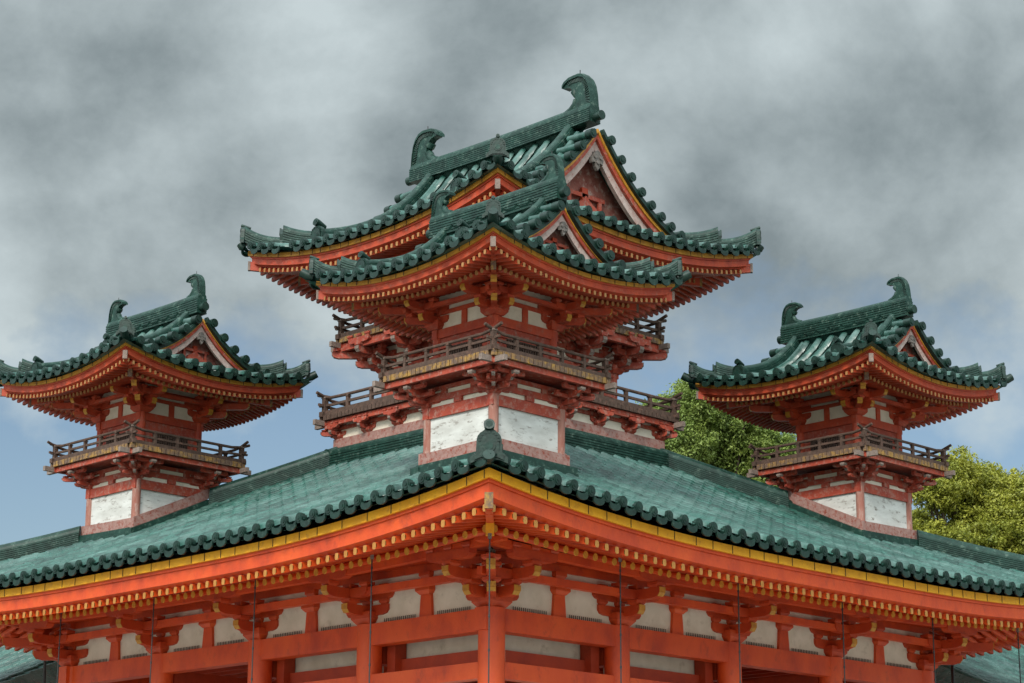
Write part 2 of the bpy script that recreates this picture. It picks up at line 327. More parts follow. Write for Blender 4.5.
def eave_wood(parent, rf, Eg, zoff, k, goldh, tip_pitch, ov, zb_slope, sides=(0, 1, 2, 3), fly_c=-.355, base_c=-.265, base_in=1.0, goldm='gold', prefix_red='red', rw=.1, rh=.12):
    """gold board, eave board, two tiers of rafters, soffit. Eg: half size at gold board face. z of gold bottom mid = zoff"""
    def zl(u, o): return rf.lift(Eg-abs(u), Eg-o)
    def strip(mb, o0, o1, za, zb, zc, zd, mname):    # cross-section (o0 outer): outer bottom za, outer top zb, inner top zc, inner bottom zd
        n = 40
        for sd_ in sides:
            vs = []; fs = []
            for i in range(n+1):
                q = -1+2*i/n
                for o, z in ((o0, za), (o0, zb), (o1, zc), (o1, zd)):
                    u = q*o; vs.append(P(sd_, u, o, zoff+z+rf.lift(Eg*(1-abs(q)), Eg-o)))
            for i in range(n):
                for a in range(4): fs.append((i*4+a, i*4+(a+1) % 4, (i+1)*4+(a+1) % 4, (i+1)*4+a))
            mb.add(vs, fs, mname)
    g = MB(); strip(g, Eg, Eg-.05*k, 0, goldh, goldh, 0, goldm)
    # joints between the boards
    jl = .62*k
    for sd_ in sides:
        u = -Eg+jl*.4
        while u < Eg:
            z = zoff+zl(u, Eg); g.beam(P(sd_, u-.006, Eg+.004, z+goldh/2), P(sd_, u+.006, Eg+.004, z+goldh/2), .006, goldh*.96, 'dark'); u += jl*random.uniform(.5, 1)
    g.build('eave_board', parent)
    kb = MB(); ft_ = fly_c+rh/2+.004; strip(kb, Eg-.055*k, Eg-.13*k, -.05*k, .05*k, .05*k, -.06*k, prefix_red)
    strip(kb, Eg-.085*k, Eg-.22*k, ft_+.05*k, -.055*k, -.055*k, ft_, prefix_red); kb.build('eave_beam', parent)
    ftip = Eg-.14*k; btip = ftip-ov
    fr = MB(); br = MB()
    n = int(2*ftip/tip_pitch)
    for sd_ in sides:
        for i in range(n+1):
            u = (i-n/2)*tip_pitch
            if abs(u) > ftip-.05: continue
            # flying rafter
            inner = max(btip-.2*k, abs(u)-.02)
            if inner < ftip-.06:
                u += random.uniform(-.006, .006)*k; z0 = zoff+fly_c+zl(u, ftip)+random.uniform(-.004, .004)*k; z1 = zoff+fly_c+.25*(ftip-inner)+zl(u, inner)
                fr.beam(P(sd_, u, ftip, z0), P(sd_, u, inner, z1), rw, rh, prefix_red)
                fr.sweep([P(sd_, u, ftip+.006, z0), P(sd_, u, ftip-.012, z0)], [(rw*.5*x_, rh*.5*y_) for x_, y_ in ((1, -.55), (1, .55), (.6, 1), (-.6, 1), (-1, .55), (-1, -.55), (-.6, -1), (.6, -1))], ('tip_dull' if k < 1 else 'gold_tip'), ST[sd_])
            if abs(u) < btip-.05:
                inner = max(base_in, abs(u)-.02)
                if inner < btip-.06:
                    z0 = zoff+base_c+zl(u, btip); z1 = zoff+base_c+zb_slope*(btip-inner)+zl(u, inner)
                    br.sweep([P(sd_, u, btip, z0), P(sd_, u, inner, z1)], [(rw*.62*math.cos(a_*math.pi/5), rh*.56*math.sin(a_*math.pi/5)) for a_ in range(10)], prefix_red, ST[sd_])
                    br.sweep([P(sd_, u, btip+.008, z0), P(sd_, u, btip-.012, z0)], [(rw*.63*math.cos(a_*math.pi/5), rh*.57*math.sin(a_*math.pi/5)) for a_ in range(10)], ('tip_dull' if k < 1 else 'base_tip'), ST[sd_])
    fr.build('flying_rafters', parent); br.build('base_rafters', parent)
    so = MB()
    strip(so, ftip-.05*k, btip-.2*k, fly_c+rh/2, fly_c+rh/2+.02, fly_c+rh/2+.02+.25*(ov+.2*k), fly_c+rh/2+.25*(ov+.2*k), 'red_shade')
    strip(so, btip+.01, base_in, base_c+rh/2, base_c+rh/2+.02, base_c+rh/2+.02+zb_slope*(btip-base_in), base_c+rh/2+zb_slope*(btip-base_in), 'red_shade')
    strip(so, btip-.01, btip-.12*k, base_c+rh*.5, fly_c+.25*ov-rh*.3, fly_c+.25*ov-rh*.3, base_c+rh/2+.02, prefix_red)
    so.build('soffit', parent)
    # corner beams (hip rafters), two tiers with ochre ends
    for j in range(4):
        d = (SN[j]+ST[j]).normalized(); cb = MB()
        for tip, zc, hh, sl in ((Eg-.02*k, fly_c+.02*k, rh*2.1, .20), (btip+.10*k, base_c-.05*k, rh*1.9, zb_slope)):
            L_ = tip*math.sqrt(2); La = (btip-.4*k if tip > Eg-.1 else base_in)*math.sqrt(2)
            zl0 = rf.lift(0, 0)*(1 if tip > Eg-.1 else (1-(Eg-btip)/rf.W)**(rf.p+1.6)); zz = zoff+zc+zl0
            p = d*L_; q = d*La; zq = zoff+zc+(L_-La)/math.sqrt(2)*sl+rf.L*max(0, (1-(Eg-La/math.sqrt(2))/rf.W))**(rf.p+1.6)
            cb.beam((p.x, p.y, zz), (q.x, q.y, zq), rw*1.5, hh, prefix_red)
            e0 = d*(L_+.004); e1 = d*(L_-.06*k)
            cb.beam((e0.x, e0.y, zz), (e1.x, e1.y, zz+.002), rw*1.5+.008, hh+.01, ('wood_end' if k < 1 else 'edge') if tip > Eg-.1 else ('edge' if k < 1 else 'gold'))
        cb.build('corner_beam', parent)

# ------------------------------------------------------------------ bracket sets (local: column axis at origin, outward = -y, tangent = x)
def arm_outline(L, h):      # boat shaped arm, curved underside
    c = h*.75
    return [(-L, h), (-L, h*.45), (-L+c*.35, h*.14), (-L+c*1.1, 0), (L-c*1.1, 0), (L-c*.35, h*.14), (L, h*.45), (L, h)]
def masu(mb, x, y, z, s, h, mname, top=None):
    a = s/2; b = s*.34
    mb.hexa([(x-b, y-b, z), (x+b, y-b, z), (x+b, y+b, z), (x-b, y+b, z), (x-a, y-a, z+h*.45), (x+a, y-a, z+h*.45), (x+a, y+a, z+h*.45), (x-a, y+a, z+h*.45)], mname)
    mb.box(x-a, y-a, z+h*.45, x+a, y+a, z+h, mname)
def bracket(s=1.0, red='red_bracket_shade', gold='gold_dull', steps=2, wall_arm=True, corner=False, L=.52, diag=(1, 1)):
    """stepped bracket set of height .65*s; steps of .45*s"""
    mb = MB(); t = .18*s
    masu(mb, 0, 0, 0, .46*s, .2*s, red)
    X = Vector((1, 0, 0)); Y = Vector((0, 1, 0)); Z = (0, 0, 1)
    def out_arms(dirv, fac):
        side = Vector((-dirv.y, dirv.x, 0))
        for k in range(steps):
            z = (.14+.25*k)*s; Lo = (.45*(k+1)+.12)*s*fac; h = .17*s
            c = h*.8
            ol = [(-.2*s, 0), (Lo-c*1.1, 0), (Lo-c*.35, h*.16), (Lo, h*.5), (Lo, h), (-.2*s, h)]
            mb.prism(ol, (0, 0, z), dirv, Z, side, t*.80, red)
            p = dirv*(Lo+.003)
            mb.prism([(0, h*.5), (.012, h*.5), (.012, h*1.0), (0, h*1.0)], dirv*Lo+Vector((0, 0, z)), dirv, Z, side, t*.80, gold)
            mb.prism([(-c*.35, h*.13), (.0, h*.47), (.006, h*.47), (-c*.3, h*.10)], dirv*Lo+Vector((0, 0, z)), dirv, Z, side, t*.78, gold)
            q = dirv*.45*(k+1)*s*fac; masu(mb, q.x, q.y, z+h+.002, .22*s, .085*s, red)
    out_arms(-Y, 1)
    if corner: out_arms(Vector((diag[0], 0, 0)), 1)
    if corner:
        d = Vector((diag[0], -1, 0)).normalized(); out_arms(d, 1.38)
    # arms along the wall
    for k in range(2):
        mb.prism(arm_outline((L-.1*k)*s if k == 0 else (L+.12)*s, .17*s), (0, .004, (.142+.25*k)*s), X, Z, Y, t*.94, red)
        for x in (-.42, 0, .42): masu(mb, (x*L/.52)*s, 0, (.142+.17+.25*k)*s+.003, .2*s, .085*s, red)
    if corner:
        for k in range(2): mb.prism(arm_outline(L*s, .17*s), (.004*s, 0, (.144+.25*k)*s), Y, Z, X, t*.93, red)
    # cross arms on the steps
    for k in range(1, steps+1):
        z = (.14+.25*k)*s; y = -.45*k*s
        if k < steps or True:
            mb.prism(arm_outline(L*s*.95, .15*s), (0, y, z+.012*s), X, Z, Y, t*.9, red)
            for x in (-.42, 0, .42): masu(mb, x*L/.52*s, y, z+.165*s, .19*s, .08*s, red)
        if corner:
            mb.prism(arm_outline(L*s*.95, .15*s), (-y*diag[0], 0, z+.012*s), Y, Z, X, t*.9, red)
            for x in (-.42, 0, .42): masu(mb, -y*diag[0], x*L/.52*s, z+.165*s, .19*s, .08*s, red)
    return mb

def frame_beam(mb, half, z0, z1, t, mname, ext=0, sides=(0, 1, 2, 3)):
    """four beams round a square, butted: sides 0/2 full length, 1/3 between"""
    for j in sides:
        e = half+t/2+ext if j % 2 == 0 else half-t/2-.002
        a = P(j, -e, half-t/2, z0); b = P(j, e, half+t/2, z1)
        mb.box(min(a.x, b.x), min(a.y, b.y), z0, max(a.x, b.x), max(a.y, b.y), z1, mname)

def purlin(mb, rf, Eg, half, z0, z1, t, mname, ext):
    for j in range(4):
        e = half+ext; dz = .012 if j % 2 else 0
        pts = [P(j, -e+2*e*i/30, half, z0+dz+rf.lift(Eg-abs(-e+2*e*i/30), Eg-half)) for i in range(31)]
        mb.sweep(pts, [(-t/2, 0), (t/2, 0), (t/2, z1-z0), (-t/2, z1-z0)], mname, SN[j])

def railing(parent, half, z, ht, posts, s=1.0):
    """four-sided balustrade with crossing, upturned rail ends"""
    for j in range(4):
        mb = MB()
        def rail(zr, r, ext, up, sq=False):
            pts = []; n = 14; E_ = half+ext
            for i in range(n+1):
                u = -E_+2*E_*i/n
                over = max(0, abs(u)-(half-.35*s)); pts.append(P(j, u, half, zr+up*(over/(ext+.35*s))**2))
            if j % 2: pts = [p+Vector((0, 0, .018*s)) for p in pts]
            if sq: mb.sweep(pts, [(-r, -r), (r, -r), (r, r), (-r, r)], 'wood', SN[j])
            else: mb.tube(pts, r, 'wood', n=8)
        rail(z+ht, .036*s, .24*s, .13*s)
        rail(z+ht*.60, .026*s, .18*s, .03*s, True)
        rail(z+ht*.14, .055*s, .12*s, 0, True)
        for i in range(posts+1):
            u = -half+2*half*i/posts
            if i in (0, posts) and j % 2: continue
            p = P(j, u, half, 0); hh = ht*1.0 if 0 < i < posts else ht*1.08; ww = .036*s if 0 < i < posts else .05*s
            mb.box(p.x-ww, p.y-ww, z, p.x+ww, p.y+ww, z+hh, 'wood')
            if i in (0, posts): mb.box(p.x-ww*1.25, p.y-ww*1.25, z+hh, p.x+ww*1.25, p.y+ww*1.25, z+hh+.03*s, 'wood_end')
            if 0 < i < posts: mb.box(p.x-ww*1.4, p.y-ww*1.4, z+ht*.9, p.x+ww*1.4, p.y+ww*1.4, z+ht*.94, 'wood')
        # back boards low between the rails
        mb.build('railing', parent)

def deck(parent, half, z, s=1.0, beam_m='red_worn', edge='edge'):
    """z = underside of plank ends"""
    d = MB(); pt = .1; pw = .14*s
    d.box(-half+.06, -half+.06, z+.004, half-.06, half-.06, z+pt-.004, 'wood')
    n = int(2*half/pw); pw = 2*half/n
    for j in range(4):
        for i in range(n):
            u0 = -half+i*pw+.008; u1 = u0+pw-.016
            a = P(j, u0, half-.062, 0); b = P(j, u1, half+random.uniform(-.004, .004), 0)
            if j % 2 and (i == 0 or i == n-1): continue
            d.box(min(a.x, b.x), min(a.y, b.y), z, max(a.x, b.x), max(a.y, b.y), z+pt, edge)
    d.build('balcony_floor', parent)
    b = MB(); t = .1*s; h = half-.13*s
    for j in range(4):
        e = h+.40*s; zz = (z-.14*s, z-.006) if j % 2 == 0 else (z-.15*s, z-.016)
        for u0, u1, mm in ((-e, -e+.3*s, 'wood_end'), (-e+.3*s, e-.3*s, beam_m), (e-.3*s, e, 'wood_end')):
            a = P(j, u0, h-t/2, 0); c_ = P(j, u1, h+t/2, 0)
            b.box(min(a.x, c_.x), min(a.y, c_.y), zz[0], max(a.x, c_.x), max(a.y, c_.y), zz[1], mm)
    b.build('balcony_beam', parent)

def shibi(mb, p, inward, s, t):
    """hooked fish-tail ridge ornament; p = outer end of the ridge at ridge-top height"""
    f = Vector(inward)
    outer = [(0, -.12), (-.01, .15), (.01, .38), (.05, .58), (.12, .73), (.22, .83), (.35, .875), (.48, .87)]
    beak = [(.62, .86), (.76, .80), (.82, .73), (.79, .675), (.69, .665), (.60, .64)]
    inner = [(.54, .58), (.47, .48), (.45, .36), (.50, .24), (.62, .14), (.80, .07), (.84, -.12)]
    ol = [(x*s, z*s) for x, z in outer+beak+inner]
    side = Vector((-f.y, f.x, 0))
    # faceted body: thinner to the beak
    mb.prism(ol, p, f, (0, 0, 1), side, t*.7, 'tile_ridge')
    # raised outer rib with fins
    rib = [Vector(p)+f*x*s+Vector((0, 0, z*s)) for x, z in outer+beak[:3]]
    mb.sweep([r_ for r_ in rib], [(-t/2, -.05*s), (t/2, -.05*s), (t/2, .012*s), (t*.3, .035*s), (-t*.3, .035*s), (-t/2, .012*s)], 'tile_ridge', side)
    full = outer+beak[:2]
    for i in range(len(full)-1):
        for q in (0.0, .33, .66):
            x = full[i][0]*(1-q)+full[i+1][0]*q; z = full[i][1]*(1-q)+full[i+1][1]*q
            # normals point inwards to the body's centre
            c = Vector((.36, 0, .35)); d = Vector((c.x-x, 0, c.z-z)); d.normalize()
            a = Vector(p)+f*(x+d.x*.035)*s+Vector((0, 0, (z+d.z*.035)*s)); b = Vector(p)+f*(x+d.x*.15)*s+Vector((0, 0, (z+d.z*.15)*s))
            for sg in (-1, 1): mb.tube([a+side*sg*t*.36, b+side*sg*t*.36], .017*s, 'tile_end', n=5, cap=False)
    mb.tube([Vector(p)+f*x*s+side*0+Vector((0, 0, z*s)) for x, z in inner[:6]], t*.42, 'tile_ridge', n=8, cap=True)
    mb.tube([Vector(p)+f*.4*s+Vector((0, 0, .86*s)), Vector(p)+f*.4*s+Vector((0, 0, 1.02*s))], .011*s, 'wire', n=5)

def gable_roof(parent, k, zg, Lf, wood_k, tip_pitch, ov, base_in, tile_pitch, tile_r, ornament_part=True, fly_c=-.195, base_c=-.165, rw=.052, rh=.072, zs=.30, goldh=.07):
    """hip-and-gable tower roof. k = 1 for the small towers (all main sizes scale with k)"""
    Eg = 2.17*k; Et = Eg+(.125 if k == 1 else .105); kz = 1.0 if k == 1 else 1.229*k
    prof = lambda d: kz*(.226*(d/k)+.061*(d/k)**3)
    rf = Roof(Et, zg+goldh+.075, prof, Lf, Et, tile_pitch, tile_r, p=2.2)
    V = 1.62*k; Wd = V-.26*k; K = 1.22*k
    tb = MB()
    rows = rows_for(Et-.12, tile_pitch)
    for j in range(4):
        if j % 2 == 0:   # gable sides: skirt
            dm = lambda u: min(Et-abs(u), Et-Wd)
        else:
            dm = lambda u: Et if abs(u) < V-.02*k-.1 else Et-abs(u)
        rr = rows if j % 2 == 0 else [u for u in rows if abs(u) > V-.05 or abs(u) < K+.12*k]
        tile_field(tb, rf, j, rr, dm)
        # underlay so that nothing shows through
        n = 24; vs = []; fs = []; md = 12
        for i in range(n+1):
            q = -1+2*i/n
            for a in range(md+1):
                dd = (Et-Wd if j % 2 == 0 else Et)*a/md
                lim = Et-dd if (j % 2 == 0 or dd < Et-V) else V
                u = q*lim; vs.append(rf.pt(j, u, dd, -.07))
        for i in range(n):
            for a in range(md): b = i*(md+1)+a; fs.append((b, b+md+1, b+md+2, b+1))
        tb.add(vs, fs, 'tile')
        if j % 2:
            # verge tiles laid across the slope
            for sg in (-1, 1):
                d = Et-V+.05*k
                while d < Et-.1*k:
                    zc = rf.z(0, d)+.11+rf.lift(Et-V, d)
                    p0 = P(j, sg*(K+.1*k), Et-d, zc+.02); p1 = P(j, sg*(V+.03*k), Et-d, zc-.005)
                    tb.tube([p0, p1], tile_r*.95, 'tile', n=8)
                    n_ = ST[j]*sg; tb.tube([p1-n_*.05, p1+n_*.11], tile_r*1.15, 'tile_end', n=12); tb.tube([p1+n_*.11, p1+n_*.125], tile_r*.6, 'tile_end', n=10)
                    d += tile_pitch*.86
                # verge lip below the caps
                pts = [P(j, sg*(V+.005), Et-dd, rf.z(0, dd)+rf.lift(Et-V, dd)-.03) for dd in [Et-V+(V-.05*k)*i/14 for i in range(15)]]
                tb.sweep(pts, [(-.10, -.03), (.03*k, -.03), (.03*k, .05), (.015, .06), (.015, .08), (-.10, .08)], 'tile_end', ST[j])
    tb.build('roof_tiles', parent)
    # ---- ridges
    rb_ = MB(); zr = rf.z(0, Et)+.07; hr = .42 if k == 1 else .39; wr = .24*k**.6
    pts = [Vector((0, y*k, zr+.02*k*(abs(y)/1.6)**2)) for y in [-1.58+3.16*i/12 for i in range(13)]]
    sweep_ridge(rb_, pts, wr, hr, Vector((1, 0, 0)), 7)
    # end tiles of the main ridge, a round tile looking out of the gable
    for sg in (-1, 1):
        rb_.tube([(0, sg*1.5*k, zr+.14), (0, sg*1.70*k, zr+.14)], tile_r*1.15, 'tile_end', n=12)
    rb_.build('main_ridge', parent)
    for sg in (-1, 1):
        o = MB(); shibi(o, Vector((0, sg*1.57*k, zr+hr-.06*k)), (0, -sg, 0), .565*k, .15*k); o.build('ridge_ornament', parent)
    for sx in (-1, 1):
        j = 1 if sx > 0 else 3
        for sy in (-1, 1):
            b = MB(); kw = .19*k**.5; kh = .29*k**.3
            ds = [Et-.06*k-(Et-.06*k-.40*k)*i/12 for i in range(13)]
            pts = [Vector((sx*(Et-d), sy*(K+.0*k), rf.z(K, d)+.02)) for d in ds]
            sweep_ridge(b, pts, kw, kh, Vector((0, 1, 0)), 5)
            # paired round rows beside the descending ridge
            for off in (-.19, .19):
                q = [Vector((p.x, p.y+off*k**.5, p.z+.03)) for p in pts[:-1]]; b.tube(q, tile_r*.95, 'tile', n=8)
            o_ = b.build('descending_ridge', parent); b = MB(); oni(b, pts[-1]+Vector((sx*.05, 0, 0)), (sx, 0, 0), .68*k**.5); b.build('ridge_end_tile', o_)
            # corner ridge in two steps
            b = MB(); dv = Vector((sx, sy, 0)).normalized(); side = Vector((-dv.y, dv.x, 0))
            def hp_(off, dz=0): return Vector((sx*off, sy*off, rf.z(off, Et-off)+dz))
            o0, o1, o2 = 1.36*k, 1.87*k, 2.20*k
            pts = [hp_(o0+(o1-o0)*i/8, .02+.06*k*(i/8)**3) for i in range(9)]
            rise_ridge(b, pts, kw*1.05, kh*.9, kh*1.25, side, 6); e1_ = MB(); horn(e1_, pts[-1]+dv*.03, dv, .58*k**.4)
            pts = [hp_(o1+(o2-o1)*i/8, .015+.05*k*(i/8)**3) for i in range(9)]
            rise_ridge(b, pts, kw*.95, kh*.7, kh*1.05, side, 5)
            e2_ = MB(); oni(e2_, pts[-1]+dv*.03+Vector((0, 0, .02)), dv, .58*k**.4, .55)
            # corner tip tile
            p0 = hp_(o2, .02); p1 = hp_(Et-.02, .03); p2 = p1+dv*(.11 if k == 1 else .04)+Vector((0, 0, .06))
            b.tube([p0, p1, p2], tile_r, 'tile_end', n=8, rs=[tile_r*1.0, tile_r*1.1, tile_r*1.0])
            o_ = b.build('corner_ridge', parent); e1_.build('ridge_end_tile', o_); e2_.build('ridge_end_tile', o_)
    # ---- gables
    for sg in (-1, 1):
        g = MB()
        def slope_pts(y, x0, x1, off, n=12):
            return [Vector((x0+(x1-x0)*i/n, y, rf.z(0, Et-abs(x0+(x1-x0)*i/n))+rf.lift(Et-V, Et-abs(x0+(x1-x0)*i/n))-off)) for i in range(n+1)]
        xe = 1.33*k
        for s2 in (-1, 1):
            for (a0, a1, yo, th_, mm, x1) in ((.035, .085, V-.01*k, .05, 'gold_dull', xe), (.085, .165, V-.035*k, .06, 'red_worn', xe*.98), (.168, .31, V-.07*k, .05, 'pale', xe*.86)):
                pts = slope_pts(sg*yo, 0, s2*x1, 0)
                a0 *= k**.85; a1 *= k**.85
                g.sweep(pts, [(-th_*k/2, -a0), (th_*k/2, -a0), (th_*k/2, -a1), (-th_*k/2, -a1)], mm, Vector((0, 1, 0)))
        bb_ = g.build('bargeboard', parent)
        w_ = MB()
        zb = rf.z(0, Et-Wd)+0.02*k
        pts = slope_pts(sg*Wd, -xe*.95, xe*.95, .05*k, 16)
        vs = pts+[Vector((p.x, p.y, min(p.z, zb-.15*k))) for p in pts]; n = len(pts)
        w_.add(vs, [(i, i+1, n+i+1, n+i) for i in range(n-1)], 'infill')
        yb = sg*(Wd+.06*k)
        w_.box(-.62*k, min(yb, yb-sg*.05*k), zb+.02*k, .62*k, max(yb, yb-sg*.05*k), zb+.10*k, 'pale')
        w_.box(-.05*k, min(yb, yb-sg*.04*k), zb+.1*k, .05*k, max(yb, yb-sg*.04*k), zb+.42*k, 'red_shade')
        w_.box(-.34*k, min(yb, yb-sg*.045*k), zb+.30*k, .34*k, max(yb, yb-sg*.045*k), zb+.35*k, 'red_worn')
        for px_ in (-.26, .26): w_.box((px_-.025)*k, min(yb, yb-sg*.035*k), zb+.102*k, (px_+.025)*k, max(yb, yb-sg*.035*k), zb+.299*k, 'red_worn')
        for s2 in (-1, 1):
            w_.prism([(0, 0), (s2*.22*k, 0), (s2*.18*k, .09*k), (s2*.06*k, .16*k), (0, .22*k)][::s2], (0, yb, zb+.10*k), (1, 0, 0), (0, 0, 1), (0, 1, 0), .04*k, 'red_worn')
        w_.box(-.55*k, min(yb, yb-sg*.03*k), zb-.06*k, .55*k, max(yb, yb-sg*.03*k), zb+.015*k, 'tile_ridge')
        w_.build('gable_wall', parent)
        c = MB(); za = zr-.24*k-.08
        ol = [(0, 0), (.06, -.02), (.09, -.10), (.15, -.14), (.13, -.22), (.06, -.20), (.05, -.27), (0, -.33), (-.05, -.27), (-.06, -.20), (-.13, -.22), (-.15, -.14), (-.09, -.10), (-.06, -.02)]
        za -= .06*k; c.prism([(x*k*.68, z*k*.75) for x, z in ol], (0, sg*(V-.02*k), za), (1, 0, 0), (0, 0, 1), (0, 1, 0), .05*k, 'carve')
        for x, z in ((.05, -.08), (-.05, -.08), (0, -.15)): c.tube([(x*k, sg*(V-.0*k), za+z*k), (x*k, sg*(V+.02*k), za+z*k)], .028*k, 'carve', n=8)
        c.build('gable_pendant', bb_)
    eave_wood(parent, rf, Eg, zg, wood_k, goldh, tip_pitch, ov, zs, goldm='gold_dull', prefix_red='red_tower', fly_c=fly_c, base_c=base_c, base_in=base_in, rw=rw, rh=rh)
    return rf

# ------------------------------------------------------------------ plan numbers
B = 2.9244; S = 11.7; H = S/2; C = .8828

# ------------------------------------------------------------------ ground
g = MB(); g.add([(-1500, -1500, 0), (1500, -1500, 0), (1500, 1500, 0), (-1500, 1500, 0)], [(0, 1, 2, 3)], 'ground'); g.build('ground', kind='structure')

# ------------------------------------------------------------------ pavilion (lower storey and its great roof)
pav = thing('corner_pavilion', 'large vermilion timber pavilion under a broad green tiled hip roof, carrying the four towers', 'pavilion', (H, H, 0))
def pavilion():
    p = MB(); p.box(-H-1.6, -H-1.6, .002, H+1.6, H+1.6, .9, 'stone'); p.box(-H-1.75, -H-1.75, .903, H+1.75, H+1.75, 1.05, 'stone'); p.build('podium', pav)
    # columns
    c = MB(); c.tube([(0, 0, 1.05), (0, 0, 6.6)], .215, 'red', n=28); c.tube([(0, 0, 1.05), (0, 0, 1.2)], .32, 'stone', n=20)
    src = None
    for i in range(5):
        for j in range(5):
            loc = (-H+i*B, -H+j*B, 0)
            if src is None: src = c.build('column', pav, loc)
            else: rep(src, pav, loc)
    # beams
    b = MB(); frame_beam(b, H, 6.24, 6.6, .26, 'red', ext=.12); b.build('head_beam', pav)
    b = MB(); frame_beam(b, H, 5.50, 5.76, .22, 'red', ext=.02); b.build('tie_beam', pav)
    b = MB()
    for q in (-1, 0, 1):
        b.box(q*B-.12, -H+.2, 5.96, q*B+.12, H-.2, 6.32, 'red_shade'); b.box(-H+.2, q*B-.12, 5.97, H-.2, q*B+.12, 6.31, 'red_shade')
    b.build('inner_beam', pav)
    # recessed partition with plaster band in the bays by the near corner
    pl = MB(); fr_ = MB()
    for j, us in ((0, [(-H, -H+B), (-H+B, -H+2*B)]), (3, [(H-B, H), (H-2*B, H-B)])):
        for u0, u1 in us:
            a = P(j, u0+.22, H-.22, 0); b_ = P(j, u1-.22, H-.19, 0)
            bx = lambda mb, z0, z1, d0, d1, m_: mb.box(min(P(j, u0+.2, d0, 0).x, P(j, u1-.2, d1, 0).x), min(P(j, u0+.2, d0, 0).y, P(j, u1-.2, d1, 0).y), z0, max(P(j, u0+.2, d0, 0).x, P(j, u1-.2, d1, 0).x), max(P(j, u0+.2, d0, 0).y, P(j, u1-.2, d1, 0).y), z1, m_)
            bx(pl, 5.80, 6.5, H-.50, H-.47, 'plaster'); bx(fr_, 5.80, 6.03, H-.46, H-.34, 'red_shade')
            ux = u1-.32 if j == 0 else u0+.32
            q0 = P(j, ux-.1, H-.45, 0); q1 = P(j, ux+.1, H-.2, 0)
            fr_.box(min(q0.x, q1.x), min(q0.y, q1.y), 1.05, max(q0.x, q1.x), max(q0.y, q1.y), 6.4, 'red_shade')
            bx(pl, 2.6, 5.3, H-.50, H-.47, 'plaster')
    pl.build('inner_plaster', pav); fr_.build('inner_frame', pav)
    cl = MB(); cl.box(-H+.3, -H+.3, 6.62, H-.3, H-.3, 6.66, 'red_shade')
    n = 26
    for i in range(n):
        x = -H+.4+(2*H-.8)*i/(n-1); cl.box(x-.03, -H+.3, 6.56, x+.03, H-.3, 6.617, 'red_shade')
    cl.build('ceiling', pav)
    # plaster wall zone over the head beam
    pl = MB(); frame_beam(pl, H, 6.603, 7.55, .06, 'plaster'); pl.build('plaster_wall', pav)
    tb = MB(); frame_beam(tb, H, 7.10, 7.22, .17, 'red', ext=.1); frame_beam(tb, H, 7.34, 7.47, .17, 'red', ext=.1); tb.build('wall_tie', pav)
    # struts in mid bay
    st = MB()
    st.hexa([(-.15, -.085, 0), (.15, -.085, 0), (.15, .085, 0), (-.15, .085, 0), (-.12, -.085, .36), (.12, -.085, .36), (.12, .085, .36), (-.12, .085, .36)], 'red')
    masu(st, 0, 0, .362, .34, .135, 'red'); masu(st, 0, 0, .622, .26, .115, 'red')
    src = None
    for j in range(4):
        for i in range(4):
            loc = P(j, -H+(i+.5)*B, H, 6.602)
            if src is None: src = st.build('strut', pav, loc)
            else: rep(src, pav, loc, j*math.pi/2)
    # bracket sets
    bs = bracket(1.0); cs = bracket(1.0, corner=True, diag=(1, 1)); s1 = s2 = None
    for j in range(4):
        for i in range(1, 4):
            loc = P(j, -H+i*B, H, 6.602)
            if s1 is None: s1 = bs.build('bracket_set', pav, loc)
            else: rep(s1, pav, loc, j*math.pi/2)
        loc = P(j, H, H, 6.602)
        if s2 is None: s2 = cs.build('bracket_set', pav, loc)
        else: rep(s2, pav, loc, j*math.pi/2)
    # purlins carried by the brackets
    
    # shallow coved ceiling between wall and purlin
    cc = MB()
    for j in range(4):
        cc.add([P(j, -H-.9, H+.85, 7.41), P(j, H+.9, H+.85, 7.41), P(j, H, H+.1, 7.50), P(j, -H, H+.1, 7.50)], [(0, 1, 2, 3)], 'red_shade')
        u = -H
        while u < H: cc.beam(P(j, u, H+.84, 7.385), P(j, u, H+.1, 7.475), .05, .05, 'red'); u += .13
    cc.build('cove', pav)
    # bird spikes: a fine comb on the head beam in each half bay
    sp = MB(); u = .42
    sp.box(.40, -.062, 0, 1.20, -.046, .012, 'wire')
    while u < 1.19: sp.beam((u, -.054, .035), (u+.009, -.054, .035), .010, .07, 'wire'); u += .047
    src = None
    for j in (0, 3):
        for i in range(4):
            for q in (0, B/2-.16):
                loc = P(j, -H+i*B+q, H, 6.602)
                if src is None: src = sp.build('bird_spikes', pav, loc)
                else: rep(src, pav, loc, -j*math.pi/2 if j == 3 and False else j*math.pi/2)
    # roof
    Et = H+2.93; Eg = H+2.75
    rf = Roof(Et, 7.70, lambda d: .385*d+.0095*d*d, .46, 7.4, .3525, .082, p=2.6)
    tb = MB(); rows = rows_for(Et-.12, .3525)
    dtop = Et-2.2
    for j in range(4):
        tile_field(tb, rf, j, rows, lambda u: min(Et-abs(u), dtop), seg=.27)
        n = 60; md = 20; vs = []; fs = []
        for i in range(n+1):
            q = -1+2*i/n
            for a in range(md+1):
                dd = dtop*a/md; vs.append(rf.pt(j, q*(Et-dd), dd, -.07))
        for i in range(n):
            for a in range(md): b0 = i*(md+1)+a; fs.append((b0, b0+md+1, b0+md+2, b0+1))
        tb.add(vs, fs, 'tile')
    tb.build('roof_tiles', pav)
    pu = MB(); purlin(pu, rf, Eg, H+.9, 7.27, 7.39, .13, 'red', .30); frame_beam(pu, H+.45, 7.02, 7.14, .12, 'red', ext=.2); pu.build('eave_purlin', pav)
